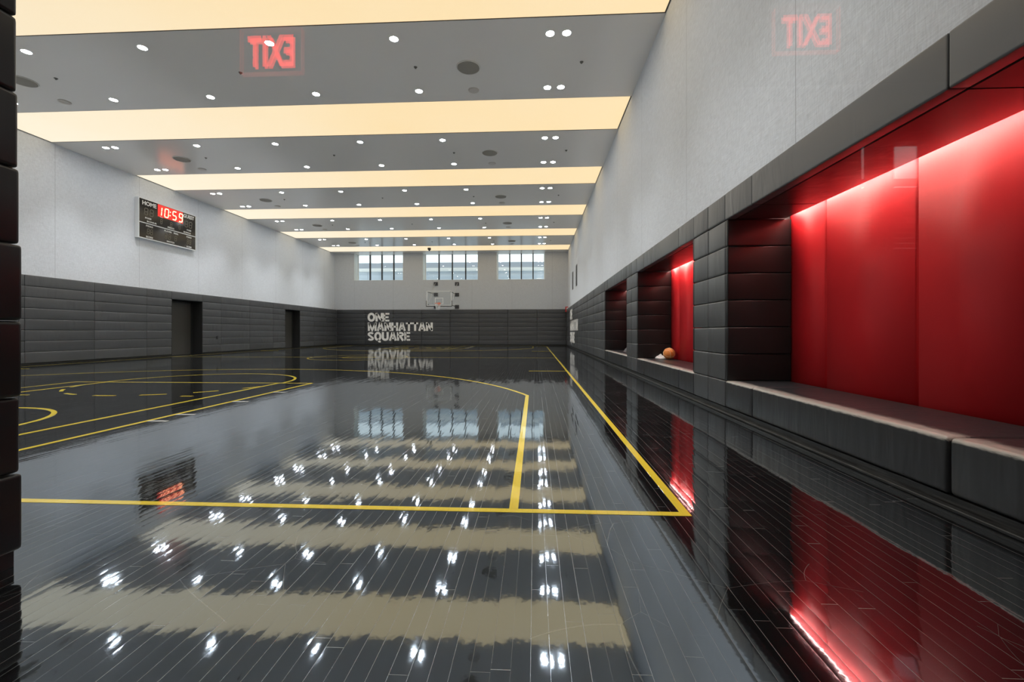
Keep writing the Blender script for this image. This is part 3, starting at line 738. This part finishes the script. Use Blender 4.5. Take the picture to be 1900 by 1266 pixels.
tag(t, 'large white three line lettering ONE MANHATTAN SQUARE on the black padding under the windows', 'lettering')
t = empty('wall_lettering', (XP-0.014, 28.32, DL+0.0), -math.pi/2); wordmark(t, 5.05)
tag(t, 'white three line lettering seen edge on, on the right wall padding by the far corner', 'lettering')

# ------------------------------------------------------------------ scoreboard
t = empty('scoreboard', (XL+0.01, 16.94, 4.475))
# local: x out of the wall, y along, z up
SY, SZ = 2.765, 1.50
t.location = (XL+0.004, 15.557, 4.475)
obj('housing', box(0.0, 0.135, 0.0, SY, 0.0, SZ, 0.006), 'alu', t)
fb = bmesh.new(); w = 0.03
bm_box(fb, 0.136, 0.155, 0, SY, 0, w); bm_box(fb, 0.136, 0.155, 0, SY, SZ-w, SZ); bm_box(fb, 0.136, 0.155, 0, w, w, SZ-w); bm_box(fb, 0.136, 0.155, SY-w, SY, w, SZ-w)
bm_box(fb, 0.136, 0.155, w, SY-w, 0.575, 0.605)
obj('frame', fb, 'alu', t)
MAT['face'] = plain('glossy dark score panel', (0.022, 0.018, 0.014), 0.12)
UP = obj('upper_panel', box(0.136, 0.146, w, SY-w, 0.606, SZ-w), 'face', t)
LP = obj('lower_panel', box(0.136, 0.146, w, SY-w, w, 0.574), 'face', t)
def sb_text(s, y0, y1, z0, z1, mat='white'):
    bm = fit_text(s, 0, y1-y0, 0, z1-z0, 0.03, 0.0015)
    # facing -Y -> facing +X : (x,y,z) -> (-y, x, z)
    for v in bm.verts: v.co = Vector((0.1485-v.co.y, y0+v.co.x, z0+v.co.z))
    return obj('caption', bm, mat, UP if z0 > 0.6 else LP)
for a in [('HOME', .16, .78, 1.26, 1.42), ('GUEST', 2.09, 2.66, 1.28, 1.43), ('T.O.L.', .93, 1.07, .97, 1.02), ('T.O.L.', 1.80, 1.96, .97, 1.02),
          ('POSS', .28, .55, .76, .82), ('BONUS', .36, .78, .645, .705), ('PERIOD', 1.30, 1.62, .645, .705), ('POSS', 2.27, 2.50, .76, .82), ('BONUS', 2.10, 2.48, .645, .705),
          ('FOULS', .32, .62, .47, .535), ('PLAYER', 1.14, 1.50, .47, .535), ('FOUL', 1.60, 1.83, .47, .535), ('FOULS', 2.25, 2.52, .47, .535),
          ('SCORE', .32, .62, .06, .125), ('MATCH', 1.26, 1.62, .075, .14), ('SCORE', 2.25, 2.52, .06, .125), ('HORN', .74, 1.0, .06, .12)]:
    if a[0] == 'HORN': continue
    sb_text(*a)
CW = obj('clock_window', box(0.1462, 0.1478, .84, 2.06, .99, SZ-w-0.01), 'ledred', UP, label='red glowing clock window')
SEG = {'0': 'abcdef', '1': 'bc', '5': 'acdfg', '9': 'abcdfg', '8': 'abcdefg'}
def digit(d, y0, z0, wd, ht, th, mat, parent, xf=0.1492):
    bm = bmesh.new(); sl = 0.10
    segs = {'a': ((0, ht), (wd, ht)), 'g': ((0, ht/2), (wd, ht/2)), 'd': ((0, 0), (wd, 0)), 'f': ((0, ht/2), (0, ht)), 'b': ((wd, ht/2), (wd, ht)), 'e': ((0, 0), (0, ht/2)), 'c': ((wd, 0), (wd, ht/2))}
    for s in SEG[d]:
        (ya, za), (yb, zb) = segs[s]
        if ya == yb: bm_box(bm, 0, 0.002, ya-th/2, ya+th/2, za+th*0.35, zb-th*0.35)
        else: bm_box(bm, 0, 0.002, ya+th*0.35, yb-th*0.35, za-th/2, za+th/2)
    for v in bm.verts: v.co = Vector((xf+v.co.x, y0+v.co.y+sl*v.co.z, z0+v.co.z))
    return obj('digit', bm, mat, parent)
for d, y in (('1', .80), ('0', 1.12), ('5', 1.50), ('9', 1.82)):
    digit(d, y+0.03, 1.045, .17, .33, .036, 'digits', UP)
bm = bmesh.new()
for z in (1.14, 1.28): bm_box(bm, 0.1492, 0.1512, 1.385+0.1*(z-1.045), 1.425+0.1*(z-1.045), z, z+0.04)
obj('colon', bm, 'digits', UP)
MAT['unlit'] = plain('unlit digit segments', (0.16, 0.145, 0.11), 0.3)
for y in (.24, .48, 2.16, 2.38): digit('8', y, .90, .14, .25, .03, 'unlit', UP)
for y, z, wd, ht in ((.95, .73, .10, .17), (1.42, .73, .10, .17), (1.84, .73, .10, .17), (.36, .20, .11, .2), (.50, .20, .11, .2), (1.16, .20, .11, .2), (1.34, .20, .11, .2), (1.64, .20, .11, .2), (2.27, .20, .09, .2), (2.40, .20, .09, .2)):
    digit('8', y, z, wd*0.8, ht, .022, 'unlit', UP if z > 0.6 else LP)
tag(t, 'wide black scoreboard with lit red clock 10:59 on the left wall', 'scoreboard')

# ------------------------------------------------------------------ basketball hoop
def P(px, py, Y):       # photo pixel -> place at room depth Y (used once, to write down measured positions)
    u = (px-950)/F_PX; v = (HOR-py)/F_PX; c, s = math.cos(PSI), math.sin(PSI)
    d = Vector((-s+u*c, c+u*s, v)); k = Y/d.y
    return Vector((d.x*k, Y, HCAM+d.z*k))
YBB = 30.3
c0 = P(814.7, 553.4, YBB)
t = empty('basketball_hoop', (c0.x, YBB, c0.z-0.53))
BW, BH = 0.87, 1.03
BB = obj('backboard', box(-BW, BW, 0, 0.012, 0, BH), clear_pane('backboard glass', (0.97, 0.98, 0.98)), t)
fb = bmesh.new(); w = 0.045
for (x0, x1, z0, z1) in ((-BW, BW, 0, w), (-BW, BW, BH-w, BH), (-BW, -BW+w, w, BH-w), (BW-w, BW, w, BH-w)): bm_box(fb, x0, x1, -0.014, -0.001, z0, z1)
obj('white_border', fb, 'white', BB)
fb = bmesh.new(); tw, t0, t1 = 0.29, 0.12, 0.55
for (x0, x1, z0, z1) in ((-tw, tw, t0, t0+w), (-tw, tw, t1-w, t1), (-tw, -tw+w, t0+w, t1-w), (tw-w, tw, t0+w, t1-w)): bm_box(fb, x0, x1, -0.006, -0.001, z0, z1)
obj('target_square', fb, 'white', BB)
eb = bmesh.new(); bm_box(eb, -BW-0.045, BW+0.045, -0.02, 0.035, -0.055, -0.002, 0.012); bm_box(eb, -BW-0.045, -BW-0.002, -0.02, 0.035, -0.002, 0.36, 0.012); bm_box(eb, BW+0.002, BW+0.045, -0.02, 0.035, -0.002, 0.36, 0.012)
obj('edge_padding', eb, 'black', BB)
rb = bmesh.new(); rc = (0, -0.38, 0.14)
bm_path(rb, [(0.228*math.cos(a*math.pi/16), rc[1]+0.228*math.sin(a*math.pi/16), rc[2]) for a in range(32)], 0.012, 8, True)
bm_box(rb, -0.09, 0.09, -0.16, -0.002, rc[2]-0.02, rc[2]+0.01); bm_box(rb, -0.09, 0.09, -0.03, -0.002, rc[2]-0.12, rc[2]+0.08)
RIM = obj('rim', rb, 'orange', t, False)
nb = bmesh.new()
for k in range(12):
    a0 = 2*math.pi*k/12
    for sg in (-1, 1):
        pts = []
        for j in range(7):
            f = j/6; r = 0.225*(1-f)+0.12*f - 0.02*math.sin(f*math.pi); a = a0+sg*f*math.pi/2.6
            pts.append((r*math.cos(a), rc[1]+r*math.sin(a), rc[2]-0.012-0.42*f))
        bm_path(nb, pts, 0.008, 4)
obj('net', nb, 'net', RIM)
for (px, py) in ((808.5, 527), (847.8, 527), (808.7, 547), (847.8, 547), (808.7, 569.5), (847.8, 569.5)):
    q = P(px, py, D-0.03)-t.location
    pz0 = q.z
    obj('wall_plate', box(q.x-0.15, q.x+0.15, q.y-0.01, q.y+0.028, pz0-0.13, pz0+0.13), 'plate', t)
sb = bmesh.new()
for (pa, pb) in (((808.7, 547), (793.5, 542)), ((847.8, 547), (835, 541)), ((847.8, 569.5), (836, 566)), ((808.7, 569.5), (794, 565.5))):
    q0 = P(*pa, D-0.04)-t.location; q1 = P(*pb, YBB+0.03)-t.location
    bm_tube(sb, q0, q1, 0.022, n=8)
obj('support_arm', sb, 'plate', t)
sb = bmesh.new()
for (pa, pb) in (((807.5, 526), (795.5, 562)), ((848.5, 526), (840, 557))):
    bm_tube(sb, P(*pa, D-0.04)-t.location, P(*pb, YBB+0.03)-t.location, 0.014, n=8)
obj('tie_rod', sb, 'steel', t)
tag(t, 'glass backboard with orange rim and white net mounted on the far window wall', 'basketball hoop')

# ------------------------------------------------------------------ small wall items
for i, (yc, z0, z1) in enumerate(((27.74, 3.63, 4.73), (25.26, 3.60, 4.79))):
    t = empty('wall_grille', (XR, yc, z0))
    obj('frame', box(-0.018, -0.001, -0.30, 0.30, 0, z1-z0, 0.003), 'plate', t)
    g = bmesh.new()
    for k in range(14):
        bm_box(g, -0.024, -0.018, -0.27, 0.27, 0.04+k*(z1-z0-0.08)/14, 0.04+k*(z1-z0-0.08)/14+0.03)
    obj('slats', g, 'black', t)
    tag(t, 'tall dark grille high on the right wall near the far corner, %s' % ('the farther one', 'the nearer one')[i], 'wall grille', 'grilles on the right wall')
q = P(1055, 572.5, 31.0)
t = empty('fire_alarm', (q.x-0.02, DP-0.03, q.z))
obj('alarm_body', box(-0.16, 0.12, -0.07, 0.01, -0.22, 0.16, 0.012), plain('red alarm plastic', (0.5, 0.02, 0.02), 0.4), t)
obj('strobe', box(-0.08, 0.04, -0.11, -0.071, -0.12, 0.09, 0.01), 'white', t)
tag(t, 'small red alarm box with white strobe in the far right corner', 'fire alarm')
t = empty('power_outlet', (XLP+0.008, 19.5, 0.72))
obj('cover', box(0.0, 0.016, -0.045, 0.045, -0.07, 0.07, 0.004), 'black', t)
g = bmesh.new(); bm_box(g, 0.016, 0.019, -0.02, 0.02, 0.012, 0.045); bm_box(g, 0.016, 0.019, -0.02, 0.02, -0.045, -0.012)
obj('socket', g, 'plate', t)
tag(t, 'small black socket cover on the left padding just beyond the first door', 'power outlet')

# ------------------------------------------------------------------ basketball, towel, clothing
t = empty('basketball', (2.835, 9.50, ZB+0.1235))
bm = bmesh.new(); bmesh.ops.create_uvsphere(bm, u_segments=40, v_segments=24, radius=0.12)
m, nt, b = newmat('orange pebbled leather'); L = nt.links.new
b.inputs['Base Color'].default_value = (0.85, 0.29, 0.06, 1); b.inputs['Roughness'].default_value = 0.5
tc = N(nt, 'ShaderNodeTexCoord'); vo = N(nt, 'ShaderNodeTexVoronoi'); setin(vo, Scale=320.0); L(tc.outputs['Object'], vo.inputs['Vector'])
bp = N(nt, 'ShaderNodeBump'); setin(bp, Strength=0.3, Distance=0.001); L(vo.outputs['Distance'], bp.inputs['Height']); L(bp.outputs[0], b.inputs['Normal'])
obj('ball', bm, m, t, True)
sb = bmesh.new(); r = 0.1195
for ax in range(2):
    pts = []
    for k in range(48):
        a = 2*math.pi*k/48
        pts.append((r*math.cos(a), r*math.sin(a), 0) if ax == 0 else (0, r*math.cos(a), r*math.sin(a)))
    bm_path(sb, pts, 0.0045, 6, True)
for sgn in (-1, 1):
    pts = []
    for k in range(48):
        a = 2*math.pi*k/48; v = Vector((sgn*(0.62+0.25*math.cos(2*a)), math.cos(a)*0.9, math.sin(a)*0.9)).normalized()*r
        pts.append(tuple(v))
    bm_path(sb, pts, 0.0045, 6, True)
obj('seam', sb, plain('pale ball seam', (0.95, 0.70, 0.42), 0.5), t, True, label='pale seam')
t.rotation_euler = (R(28), R(-24), R(35))
tag(t, 'orange basketball with pale seams resting on the bench of the middle niche', 'basketball')
def crumple(name, cx, cy, sx, sy, hgt, mat, seed):
    bm = bmesh.new(); n = 26
    grid = []
    for i in range(n+1):
        row = []
        for j in range(n+1):
            u, v = i/n*2-1, j/n*2-1
            a = math.atan2(v, u); rr = max(abs(u), abs(v)); rad = rr*(1+0.18*noise.noise(Vector((math.cos(a)*1.5+seed, math.sin(a)*1.5, 0))))
            x, y = math.cos(a)*rad*sx, math.sin(a)*rad*sy
            e = max(0, 1-rr**3)
            z = hgt*e*(0.55+0.9*abs(noise.noise(Vector((x*14+seed, y*14, seed))))+0.35*noise.noise(Vector((x*34, y*34, seed))))+0.012
            row.append(bm.verts.new((x, y, max(0.004, z))))
        grid.append(row)
    for i in range(n):
        for j in range(n): bm.faces.new((grid[i][j], grid[i+1][j], grid[i+1][j+1], grid[i][j+1]))
    ex = bmesh.ops.extrude_edge_only(bm, edges=[e for e in bm.edges if e.is_boundary])
    low = [g for g in ex['geom'] if isinstance(g, bmesh.types.BMVert)]
    for v in low: v.co.z = 0.0
    bmesh.ops.contextual_create(bm, geom=[e for e in bm.edges if e.is_boundary])
    o = obj(name, bm, mat, None, True); o.location = (cx, cy, ZB+0.001)
    return o
MAT['towel'] = plain('white terry towel', (0.85, 0.84, 0.82), 0.9)
MAT['cloth_dark'] = plain('dark grey cloth', (0.10, 0.10, 0.105), 0.9)
tag(crumple('towel', 2.76, 9.80, 0.13, 0.16, 0.075, 'towel', 3.3), 'crumpled white towel on the bench beside the basketball', 'towel')
tag(crumple('jacket', 2.75, 12.75, 0.20, 0.32, 0.16, 'cloth_dark', 8.1), 'heap of dark grey clothing on the bench of the farthest niche', 'jacket')

# ------------------------------------------------------------------ glass wall the gym is seen through, and the lit signs behind it
GY = 0.60
t = empty('window_4', (0, GY, 0)); t['kind'] = 'structure'; t['label'] = 'clear frameless glass wall between lobby and gym'
obj('pane', box(-2.3, 2.3, -0.005, 0.005, 0.0, 2.9), 'wallglass', t)
YBK = -4.05; VD = 2*GY-YBK
WB = []
for i, (pa, pb) in enumerate(((1599, 1620), (1632, 1646), (1659, 1722))):
    q0, q1 = P(pa, 262, VD), P(pb, 262, VD); WB.append((q0.x, q1.x))
z1w = P(1690, 262, VD).z; z0w = P(1690, 468, VD).z; zm = P(1690, 345, VD).z
LX = max(4.8, WB[-1][1]+0.3)
bm = bmesh.new()
bm_box(bm, -2.9, -2.75, -4.2, YN-0.9, 0, 3.8); bm_box(bm, LX, LX+0.15, -4.2, YN-0.92, 0, 3.8); bm_box(bm, -2.9, LX+0.15, -4.2, YN-0.92, 3.8, 3.95)
bm_box(bm, -2.75, -2.3, GY-0.05, GY+0.05, 0, 2.9); bm_box(bm, 2.3, LX, GY-0.05, GY+0.05, 0, 3.8); bm_box(bm, -2.75, 2.3, GY-0.05, GY+0.05, 2.9, 3.8)
bm_box(bm, -2.9, LX+0.15, -4.2, -4.05, 0, z0w); bm_box(bm, -2.9, LX+0.15, -4.2, -4.05, z1w, 3.8)
xs = [-2.9] + [v for w_ in WB for v in w_] + [LX+0.15]
for i in range(0, len(xs), 2): bm_box(bm, xs[i], xs[i+1], -4.2, -4.05, z0w, z1w)
t5 = empty('window_5', ((WB[0][0]+WB[-1][1])/2, -4.1, z0w)); t5['kind'] = 'structure'; t5['label'] = 'lobby windows with slatted blinds, seen only as a faint reflection over the red panels'
for x0, x1 in WB:
    fb = bmesh.new(); ox = t5.location.x
    for k in range(13):
        z = (zm-z0w)*k/13
        bm_box(fb, x0-ox, x1-ox, -0.03, 0.03, z, z+0.045)
    bm_box(fb, x0-ox, x1-ox, -0.03, 0.03, zm-z0w+0.02, zm-z0w+0.09)
    obj('blind', fb, 'lobby', t5)
struct('wall_lobby', bm, 'lobby', label='dark lobby walls behind the camera')
def exit_sign(x, z, y, strength, label):
    t = empty('exit_sign', (x, y, z))
    obj('housing', box(-0.17, 0.17, -0.03, 0.03, 0.115, 0.16, 0.004), 'alu', t)
    obj('acrylic_plate', box(-0.165, 0.165, -0.004, 0.004, -0.115, 0.114), clear_pane('sign acrylic', (0.98, 0.98, 0.98), 1.1), t)
    lb = fit_text('EXIT', -0.125, 0.125, -0.085, 0.085, 0.03, 0.0012, 1.05)
    for v in lb.verts: v.co = Vector((-v.co.x, 0.0055-v.co.y*0.5, v.co.z))   # faces the glass (+Y)
    obj('letters', lb, strength, t)
    eb = bmesh.new(); bm_box(eb, -0.168, 0.168, -0.005, 0.005, -0.123, -0.116); bm_box(eb, -0.171, -0.166, -0.004, 0.004, -0.116, 0.114); bm_box(eb, 0.166, 0.171, -0.004, 0.004, -0.116, 0.114)
    obj('lit_edge', eb, 'exit_edge', t)
    tag(t, label, 'exit sign', 'edge lit exit signs behind the camera')
    return t
def Pv(px, py, Yv):
    return P(px, py, Yv)
a = Pv(505, 96, 2.30); exit_sign(a.x, a.z, 2*GY-2.30, MAT['exit'], 'red edge lit EXIT sign mirrored in the glass over the near ceiling')
MAT['exit2'] = emissive('dimmer red EXIT letters', (1.0, 0.05, 0.04), 6.0, (0.4, 0.0, 0.0))
a = Pv(1495, 57, 2.45); exit_sign(a.x, a.z, 2*GY-2.45, MAT['exit2'], 'fainter EXIT sign mirrored in the glass over the right wall')
